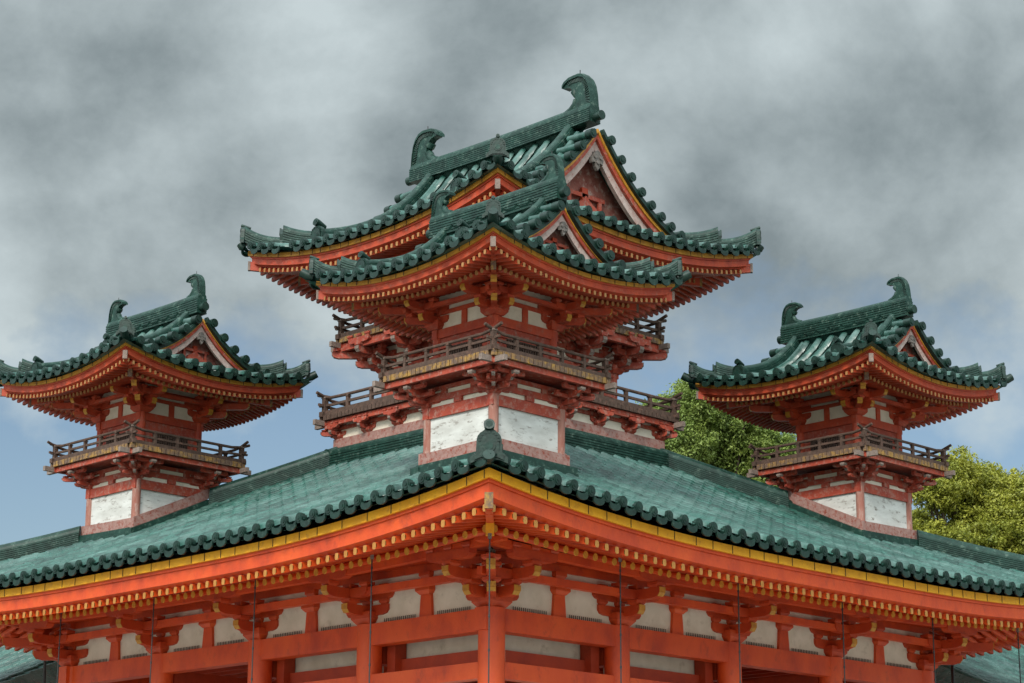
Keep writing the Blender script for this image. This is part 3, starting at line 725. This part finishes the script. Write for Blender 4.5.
    eave_wood(pav, rf, Eg, 7.465, 1.0, .135, .2175, .85, .33, base_in=H-.1, rw=.078, rh=.105)
    # hip ridges
    for sx in (-1, 1):
        for sy in (-1, 1):
            dv = Vector((sx, sy, 0)).normalized(); side = Vector((-dv.y, dv.x, 0))
            far = sx > 0 and sy > 0
            def hp_(off, dz=0): return Vector((sx*off, sy*off, rf.z(off, Et-off)+dz))
            tin, tout = H-C-.9, H-C+.9
            spans = [(2.28, Et-.16)] if far else [(2.28, tin), (tout, Et-.16)]
            for a, c_ in spans:
                pts = [hp_(a+(c_-a)*i/16, 0) for i in range(17)]
                b = MB(); sweep_ridge(b, pts, .32, .40, side, 8)
                if c_ < Et-.2: b.build('hip_ridge', pav)
            e_ = hp_(Et-.16, -.02)
            e1_ = MB(); oni(e1_, e_+dv*.06, dv, .90)
            p0 = hp_(Et-.30, .0); p1 = hp_(Et-.03, .0); p2 = p1+dv*.06+Vector((0, 0, .03)); b.tube([p0, p1, p2], .09, 'tile_end', n=10)
            o_ = b.build('hip_ridge', pav); e1_.build('ridge_end_tile', o_)
    # dark stepped tile band at the foot of the central tower
    b = MB()
    b.box(-2.32, -2.32, 10.3, 2.32, 2.32, 10.955, 'tile_ridge')
    for j in range(4):
        e_ = 2.50 if j % 2 == 0 else 2.27
        b.sweep([P(j, -e_, 2.39, 10.40), P(j, e_, 2.39, 10.40)], ridge_prof(.24, .60, 9), 'tile_ridge', SN[j])
    b.build('flashing_ridge', pav)
    # cables hanging in front of the columns
    cab = MB(); cab.box(-.02, -.02, .02, .02, .02, .10, 'wood_end'); cab.tube([(0, 0, -6.0), (0, 0, .1)], .011, 'wire', n=6)
    for k_ in range(14): cab.tube([(0, 0, -.5*k_-.1), (0, 0, -.5*k_-.14)], .017, 'wire', n=6)
    src = None
    for px_, py_ in [(-1.9, -1.9)]+[(q, -1.9) for q in (.94, 3.82, 6.65, 9.36, 12.18)]+[(-1.9, q) for q in (.73, 3.64, 6.46, 9.33)]:
        loc = (px_-H, py_-H, 7.22)
        if src is None: src = cab.build('cable', pav, loc)
        else: rep(src, pav, loc)
    gw = MB()
    gw.tube([P(0, H+1.35, H-.2, 7.0), P(0, H+.3, H+.5, 5.6)], .03, 'wire', n=6); gw.build('stay_cable', pav); gw = MB()
    gw.tube([P(3, -H-1.35, H-.2, 7.0), P(3, -H-1.9, H-.6, 5.6)], .03, 'wire', n=6)
    gw.build('stay_cable', pav)
    return rf
RF = pavilion()

# ------------------------------------------------------------------ tower pieces
def wall_face(mb, half, z0, z1, mname, t=.04):
    frame_beam(mb, half, z0, z1, t, mname)

def small_tower(name, label, origin):
    t = thing(name, label, 'tower', origin, 'small corner towers on the pavilion roof')
    T = .78
    c = MB(); c.tube([(0, 0, 8.55), (0, 0, 10.13)], .085, 'faded', n=16)
    src = None
    for sx in (-1, 1):
        for sy in (-1, 1):
            if src is None: src = c.build('column', t, (sx*T, sy*T, 0))
            else: rep(src, t, (sx*T, sy*T, 0))
    b = MB()
    frame_beam(b, T, 9.94, 10.128, .13, 'red_worn', ext=.02)
    frame_beam(b, T, 10.215, 10.32, .12, 'red_worn'); frame_beam(b, T, 10.40, 10.47, .12, 'red_worn'); b.build('lower_beam', t)
    w_ = MB(); frame_beam(w_, T, 8.6, 9.94, .05, 'plaster_old'); w_.build('lower_panel', t)
    w_ = MB(); frame_beam(w_, T, 10.13, 10.45, .05, 'plaster'); w_.build('frieze_panel', t)
    # small blocks between the slots
    for u_, w_, z0, z1 in ((0, .09, 10.131, 10.213), (-.36, .07, 10.322, 10.398), (.36, .07, 10.322, 10.398)):
        bl = MB(); bl.box(-w_, -w_*.9, z0, w_, w_*.9, z1, 'red_worn'); src = None
        for j in range(4):
            v_ = P(j, u_, T, 0)
            if src is None: src = bl.build('frieze_block', t, v_)
            else: rep(src, t, v_, j*math.pi/2)
    # brackets below the balcony
    s1 = s2 = None
    bk = bracket(.42, red='red_worn', gold='wood_end', corner=True, steps=2, diag=(1, 1), L=.8)
    for j in range(4):
        loc = P(j, T, T, 10.13)
        if s1 is None: s1 = bk.build('bracket_set', t, loc)
        else: rep(s1, t, loc, j*math.pi/2)
    # long arms out to the balcony beam
    src = None; ar = MB()
    for j in (0,):
        for u in (0,):
            L_ = .58; h = .11
            ar.prism([(0, 0), (L_-.16, 0), (L_-.05, .02), (L_, .05), (L_, h), (0, h)], P(j, u, T-.05, 10.33), SN[j], (0, 0, 1), ST[j], .075, 'red_worn')
            q = P(j, u, T+.5, 0); masu(ar, q.x, q.y, 10.36+.02, .1, .06, 'wood_end')
    for j in range(4):
        for u in (-T, T):
            loc = P(j, u, T, 0)-P(0, 0, T, 0) if False else None
            v_ = ST[j]*u
            if src is None: src = ar.build('balcony_arm', t, v_)
            else: rep(src, t, v_, j*math.pi/2)
    deck(t, 1.385, 10.58, .72)
    fl = MB(); fl.box(-1.3, -1.3, 10.545, 1.3, 1.3, 10.575, 'red_worn'); fl.build('balcony_soffit', t)
    railing(t, 1.32, 10.665, .31, 5, .8)
    # upper body
    U_ = .684
    c = MB(); c.tube([(0, 0, 10.65), (0, 0, 11.50)], .088, 'red_tower', n=16); src = None
    for sx in (-1, 1):
        for sy in (-1, 1):
            if src is None: src = c.build('column', t, (sx*U_, sy*U_, 0))
            else: rep(src, t, (sx*U_, sy*U_, 0))
    b = MB(); frame_beam(b, U_, 11.34, 11.498, .12, 'red_tower', ext=.03); frame_beam(b, U_, 10.95+.2, 11.20, .11, 'red_worn')
    frame_beam(b, U_, 11.75, 11.82, .1, 'red_tower'); frame_beam(b, U_, 11.90, 11.99, .1, 'red_tower')
    b.build('upper_beam', t)
    w_ = MB(); frame_beam(w_, U_, 11.50, 12.1, .04, 'plaster'); w_.build('upper_panel', t)
    w_ = MB(); frame_beam(w_, U_, 10.66, 11.345, .05, 'red_worn'); w_.build('upper_wall', t)
    for j in range(4):
        l = MB()
        a = P(j, -.42, U_+.027, 0); b_ = P(j, .42, U_+.035, 0)
        l.box(min(a.x, b_.x), min(a.y, b_.y), 10.78, max(a.x, b_.x), max(a.y, b_.y), 11.14, 'dark')
        o_ = l.build('lattice_window', t); l = MB()
        for zz in (10.77, 11.135):
            a = P(j, -.43, U_+.03, 0); b_ = P(j, .43, U_+.06, 0); l.box(min(a.x, b_.x), min(a.y, b_.y), zz, max(a.x, b_.x), max(a.y, b_.y), zz+.02, 'wood')
        for i in range(15):
            p = P(j, -.4+.8*i/14, U_+.045, 0); l.box(p.x-.013, p.y-.013, 10.78, p.x+.013, p.y+.013, 11.14, 'wood')
        l.build('window_bars', o_)
    st = MB(); st.box(-.06, -.05, 0, .06, .05, .245, 'red_tower'); src = None
    for j in range(4):
        loc = P(j, 0, U_, 11.501)
        if src is None: src = st.build('strut', t, loc)
        else: rep(src, t, loc, j*math.pi/2)
    bk = bracket(.72, red='red_tower', gold='gold_dull', corner=True, diag=(1, 1), L=.40); s2 = None
    for j in range(4):
        loc = P(j, U_, U_, 11.50)
        if s2 is None: s2 = bk.build('bracket_set', t, loc)
        else: rep(s2, t, loc, j*math.pi/2)
    pu = MB(); frame_beam(pu, U_+.33, 11.79, 11.86, .08, 'red_tower', ext=.12); pu.build('bracket_tie', t)
    rf = gable_roof(t, 1.0, 12.0, .31, .6, .127, .42, U_-.05, .32, .078)
    pu = MB(); purlin(pu, rf, 2.17, U_+.65, 11.94, 12.03, .09, 'red_tower', .2); pu.build('eave_purlin', t)
    return t
def copy_tower(src, label, origin):
    t = src.copy(); col.objects.link(t); t.location = origin; t['label'] = label
    for ch in list(src.children):
        o = ch.copy(); col.objects.link(o); o.parent = t
        for g_ in list(ch.children):
            q = g_.copy(); col.objects.link(q); q.parent = o
    return t
def skirt(t, which):
    """base boards and tile flashing where a small tower meets the roof slopes; local coords"""
    cx, cy = t.location.x-H, t.location.y-H
    T = .86
    pb = MB(); fb = MB()
    def rz(x, y):
        m_ = max(abs(x), abs(y)); return RF.z(min(abs(x), abs(y)), RF.E-m_)
    for j in range(4):
        n = 8
        e0, e1 = (-T-.035, T+.035) if j % 2 == 0 else (-T+.038, T-.038)
        zs = []
        for i in range(n+1):
            u = e0+(e1-e0)*i/n; p = P(j, u, T+.06, 0); zs.append((u, rz(cx+p.x, cy+p.y)+.20))
        mz = lambda z: z
        pts = [P(j, u, T, z+.04) for u, z in zs]
        pb.sweep(pts, [(-.036, 0), (.036, 0), (.036, .20), (-.036, .20)], 'pink', SN[j])
        e0, e1 = (-T-.14, T+.14) if j % 2 == 0 else (-T+.0, T-.0)
        pts = []
        for i in range(n+1):
            u = e0+(e1-e0)*i/n; p = P(j, u, T+.06, 0); pts.append(P(j, u, T+.03, rz(cx+p.x, cy+p.y)))
        fb.sweep(pts, [(-.11, -.1), (.12, -.1), (.12, .12), (.09, .13), (.09, .235), (-.11, .235)], 'tile_ridge', SN[j])
    pb.build('base_board', t); fb.build('flashing_tiles', t)

tF = small_tower('corner_tower', 'near small tower in front of the tall central tower, above the near roof corner', (C, C, 0))
tL = copy_tower(tF, 'small green-roofed tower on the left hip of the roof, alone against the sky', (C, S-C, 0))
tR = copy_tower(tF, 'small green-roofed tower on the right hip of the roof, with trees behind it', (S-C, C, 0))
for t, q in ((tF, 'n'), (tL, 'l'), (tR, 'r')): skirt(t, q)

# ------------------------------------------------------------------ central tower
def central():
    t = thing('central_tower', 'tallest tower in the middle, with two balconies and the largest hip-and-gable green roof', 'tower', (H, H, 0))
    b = MB(); frame_beam(b, 2.29, 10.965, 11.17, .12, 'pink'); b.build('base_board', t)
    w_ = MB(); frame_beam(w_, 2.25, 11.0, 11.52, .05, 'plaster'); w_.build('lower_panel', t)
    core = MB(); core.box(-1.55, -1.55, 11.4, 1.55, 1.55, 14.9, 'red_shade'); core.build('core_wall', t)
    # lower bracket sets, six to a side
    bk = bracket(.5, red='red_worn', gold='wood_end', steps=1, L=.42); bc = bracket(.5, red='red_worn', gold='wood_end', corner=True, steps=1, L=.42); s1 = s2 = None
    for j in range(4):
        for i in range(1, 5):
            loc = P(j, -2.25+i*.9, 2.27, 11.172)
            if s1 is None: s1 = bk.build('bracket_set', t, loc)
            else: rep(s1, t, loc, j*math.pi/2)
        loc = P(j, 2.25, 2.25, 11.172)
        if s2 is None: s2 = bc.build('bracket_set', t, loc)
        else: rep(s2, t, loc, j*math.pi/2)
    b = MB(); frame_beam(b, 2.27, 11.36, 11.43, .1, 'red_worn'); b.build('wall_tie', t)
    deck(t, 2.56, 11.55, .8, edge='wood')
    railing(t, 2.48, 11.63, .36, 7, .95)
    # middle body
    Mh = 1.62
    c = MB(); c.tube([(0, 0, 11.6), (0, 0, 12.62)], .09, 'red_worn', n=16); src = None
    for j in range(4):
        for i in range(0, 3):
            loc = P(j, -Mh+2*Mh*i/3, Mh, 0)
            if src is None: src = c.build('column', t, loc)
            else: rep(src, t, loc)
    b = MB(); frame_beam(b, Mh, 12.46, 12.618, .14, 'red_worn', ext=.03); frame_beam(b, Mh, 12.05, 12.15, .12, 'red_worn'); frame_beam(b, Mh, 12.82, 12.9, .12, 'red_worn'); b.build('middle_beam', t)
    w_ = MB(); frame_beam(w_, Mh-.01, 11.6, 12.46, .05, 'plaster_old'); frame_beam(w_, Mh-.01, 12.62, 13.1, .05, 'plaster'); w_.build('middle_panel', t)
    bk = bracket(.78, red='red_worn', gold='wood_end', steps=2, L=.42); bc = bracket(.78, red='red_worn', gold='wood_end', corner=True, steps=2, L=.42); s1 = s2 = None
    for j in range(4):
        for i in range(1, 3):
            loc = P(j, -Mh+2*Mh*i/3, Mh, 12.55)
            if s1 is None: s1 = bk.build('bracket_set', t, loc)
            else: rep(s1, t, loc, j*math.pi/2)
        loc = P(j, Mh, Mh, 12.55)
        if s2 is None: s2 = bc.build('bracket_set', t, loc)
        else: rep(s2, t, loc, j*math.pi/2)
    b = MB(); frame_beam(b, Mh+.66, 12.99, 13.06, .09, 'red_worn', ext=.1); b.build('balcony_purlin', t)
    deck(t, 2.36, 13.17, .8)
    fl = MB(); fl.box(-2.25, -2.25, 13.13, 2.25, 2.25, 13.165, 'red_worn'); fl.build('balcony_soffit', t)
    railing(t, 2.28, 13.25, .36, 7, .95)
    Uh = 1.5
    c = MB(); c.tube([(0, 0, 13.2), (0, 0, 14.02)], .1, 'red_tower', n=16); src = None
    for j in range(4):
        for i in range(0, 3):
            loc = P(j, -Uh+2*Uh*i/3, Uh, 0)
            if src is None: src = c.build('column', t, loc)
            else: rep(src, t, loc)
    b = MB(); frame_beam(b, Uh, 13.86, 14.018, .14, 'red_tower', ext=.03); frame_beam(b, Uh, 14.28, 14.36, .12, 'red_tower'); b.build('upper_beam', t)
    w_ = MB(); frame_beam(w_, Uh, 13.25, 14.7, .05, 'plaster'); w_.build('upper_panel', t)
    bk = bracket(.85, red='red_tower', gold='gold_dull', L=.42); bc = bracket(.85, red='red_tower', gold='gold_dull', corner=True, L=.42); s1 = s2 = None
    for j in range(4):
        for i in range(1, 3):
            loc = P(j, -Uh+2*Uh*i/3, Uh, 14.0)
            if s1 is None: s1 = bk.build('bracket_set', t, loc)
            else: rep(s1, t, loc, j*math.pi/2)
        loc = P(j, Uh, Uh, 14.0)
        if s2 is None: s2 = bc.build('bracket_set', t, loc)
        else: rep(s2, t, loc, j*math.pi/2)
    rf = gable_roof(t, 1.69, 14.54, .50, .75, .15, .72, Uh-.05, .345, .085, fly_c=-.245, base_c=-.205, rw=.06, rh=.085, zs=.26, goldh=.09)
    pu = MB(); purlin(pu, rf, 3.667, Uh+.78, 14.50, 14.62, .12, 'red_tower', .25); pu.build('eave_purlin', t)
central()

# ------------------------------------------------------------------ neighbouring corridor roofs, seen under the eaves at both lower corners
def corridor(name, label, j, e_o, u0, u1, ze, zr_, dep):
    t = thing(name, label, 'corridor', (H, H, 0))
    mb = MB(); pitch = .3; r = .07; ne = 12
    # roof slope facing the camera: eave at outward offset e_o, ridge dep further in
    def pt(u, d, dz=0): q = d/dep; return P(j, u, e_o-d, ze+(zr_-ze)*(.8*q+.2*q*q)+dz)
    u = u0
    while u < u1:
        vs = []; fs = []; n = 16
        for i in range(n):
            for q, rr in ((0, r*1.08), (1, r*.94)):
                d = dep*(i+q)/n
                for a in range(7): th_ = math.pi*a/6; vs.append(pt(u, d, .02)+ST[j]*math.cos(th_)*rr+Vector((0, 0, math.sin(th_)*rr)))
        for i in range(2*n-1):
            for a in range(6): fs.append((i*7+a, i*7+a+1, (i+1)*7+a+1, (i+1)*7+a))
        mb.add(vs, fs, 'tile', True); vs = []; fs = []
        for i in range(n):
            for q, dz in ((0, .03), (1, 0)):
                d = dep*(i+q)/n; vs += [pt(u, d, dz), pt(u+pitch, d, dz)]
        for i in range(2*n-1): fs.append((i*2, i*2+1, i*2+3, i*2+2))
        mb.add(vs, fs, 'tile'); u += pitch
    # far slope
    a = pt(u0, dep); b = pt(u1, dep); c_ = P(j, u1, e_o-2*dep, ze); d_ = P(j, u0, e_o-2*dep, ze)
    mb.add([a, b, c_, d_], [(0, 1, 2, 3)], 'tile'); mb.build('roof_tiles', t)
    rr_ = MB(); sweep_ridge(rr_, [pt(u0, dep), pt((u0+u1)/2, dep), pt(u1, dep)], .3, .4, SN[j]); rr_.build('main_ridge', t)
    w_ = MB()
    for q in (.25, 1.75):
        p = P(j, u0+.3, e_o-dep*q-.1, 0); p2 = P(j, u1, e_o-dep*q+.1, 0)
        w_.box(min(p.x, p2.x), min(p.y, p2.y), ze-.9, max(p.x, p2.x), max(p.y, p2.y), ze+.25, 'red')
    w_.build('head_beam', t)
    cc = MB(); cc.tube([(0, 0, 0), (0, 0, ze-.9)], .18, 'red', n=16); src = None
    for q in (.25, 1.75):
        k_ = 0
        while u0+.5+k_*B < u1:
            loc = P(j, u0+.5+k_*B, e_o-dep*q, 0); k_ += 1
            if src is None: src = cc.build('column', t, loc)
            else: rep(src, t, loc)
corridor('corridor_building', 'green tiled corridor roof glimpsed under the eaves at the lower right', 0, H+.5, 8.3, H+30, 6.3, 9.0, 5.5)
corridor('corridor_building', 'green tiled corridor roof glimpsed under the eaves at the lower left', 3, H+.5, -H-30, -8.3, 6.3, 9.0, 5.5)

# ------------------------------------------------------------------ trees
def tree(label, base, height, crowns, leafm, seed, nleaf):
    rnd = random.Random(seed)
    t = thing('evergreen_tree', label, 'tree', base, 'trees behind the pavilion')
    tr = MB(); top = height*.8
    tr.tube([(0, 0, -.1), (.1, .1, height*.3), (0, .2, top)], .4, 'bark', n=10, rs=[.5, .36, .08])
    for c, r in crowns:
        c = Vector(c); s_ = Vector((0, .1, max(height*.25, c.z*.55)))
        tr.tube([s_, (s_+c)/2+Vector((0, 0, .3)), c], .1, 'bark', n=6, rs=[.16, .1, .03])
        for _ in range(4):
            q = c+Vector([rnd.uniform(-1, 1)*r*.7 for _ in range(3)]); tr.tube([(s_+c)/2+Vector((0, 0, .3)), (c+q)/2, q], .04, 'bark', n=5, rs=[.06, .04, .015])
    tr.build('trunk', t)
    lf = MB(); vs = []; fs = []
    # leaf sprays grouped in twigs clumps on each crown lobe
    clumps = []
    tot = sum(r*r for c, r in crowns)
    for c, r in crowns:
        k_ = int(nleaf/46*r*r/tot)
        for _ in range(k_):
            d = Vector([rnd.gauss(0, 1) for _ in range(3)]).normalized(); rr = r*(.5+.62*rnd.random()**.8)*(1+.22*math.sin(5*d.x+c[0]*3)*math.cos(6*d.z+c[2]*2))
            clumps.append((Vector(c)+Vector((d.x*rr, d.y*rr, d.z*rr*.85)), rnd.uniform(.13, .34)))
    for c, cr_ in clumps:
        for _ in range(46):
            d = Vector([rnd.gauss(0, 1) for _ in range(3)]).normalized()*cr_*rnd.random()**.4; d.z *= .7
            p = c+d; a = Vector([rnd.gauss(0, 1) for _ in range(3)]).normalized(); n_ = (d.normalized()*.6+Vector([rnd.gauss(0, .6) for _ in range(3)])+Vector((0, 0, .5))).normalized()
            a = (a-n_*a.dot(n_)).normalized(); b = n_.cross(a); s_ = rnd.uniform(.028, .052)
            o = len(vs); vs += [p-a*s_*1.3, p+b*s_*.6, p+a*s_*1.3, p-b*s_*.6]; fs.append((o, o+1, o+2, o+3))
    lf.add(vs, fs, leafm); lf.build('crown', t)
def along(px, depth):   # ground point at image column px, at a distance along the view axis
    v = Rt*((px-512)/CAM['f'])*depth + Vector((math.cos(yaw), math.sin(yaw), 0))*depth
    return Vector((CAM['x']+v.x, CAM['y']+v.y, 0))
def zof(py, depth): return 1.6+depth*math.tan(th-math.atan((py-341.5)/CAM['f']))
def crown_set(px_list, depth, base):
    """lobes given as image column, row, radius in metres; placed round the trunk with real depth"""
    rnd = random.Random(int(depth*10)); o = []
    for px, py, r in px_list:
        q = along(px, depth)-base; off = rnd.uniform(-1.4, 1.4)
        o.append(((q.x+F.x*off, q.y+F.y*off, zof(py, depth)), r))
    return o
D1 = 66; b1 = along(715, D1)
tree('mid green evergreen tree rising between the central tower and the right tower', b1, 15,
     crown_set([(700, 410, .9), (722, 418, 1.0), (745, 432, .9), (765, 438, .8), (690, 430, 1.0), (715, 445, 1.2), (750, 455, 1.2), (780, 455, .9), (735, 480, 1.4), (680, 455, 1.0), (780, 490, 1.2), (660, 412, .6), (655, 430, .6)], D1, b1), 'leaf2', 3, 190000)
D2 = 62; b2 = along(985, D2)
tree('yellow green evergreen tree at the right edge behind the right tower', b2, 14,
     crown_set([(955, 478, .75), (972, 482, .8), (995, 486, .9), (1015, 500, .9), (938, 495, .7), (925, 525, .8), (990, 515, 1.1), (1030, 520, 1.1), (1010, 540, 1.1), (975, 545, .9), (925, 548, .7), (1040, 500, .9), (1060, 530, 1.4), (960, 570, 1.2), (1010, 570, 1.4)], D2, b2), 'leaf', 5, 190000)
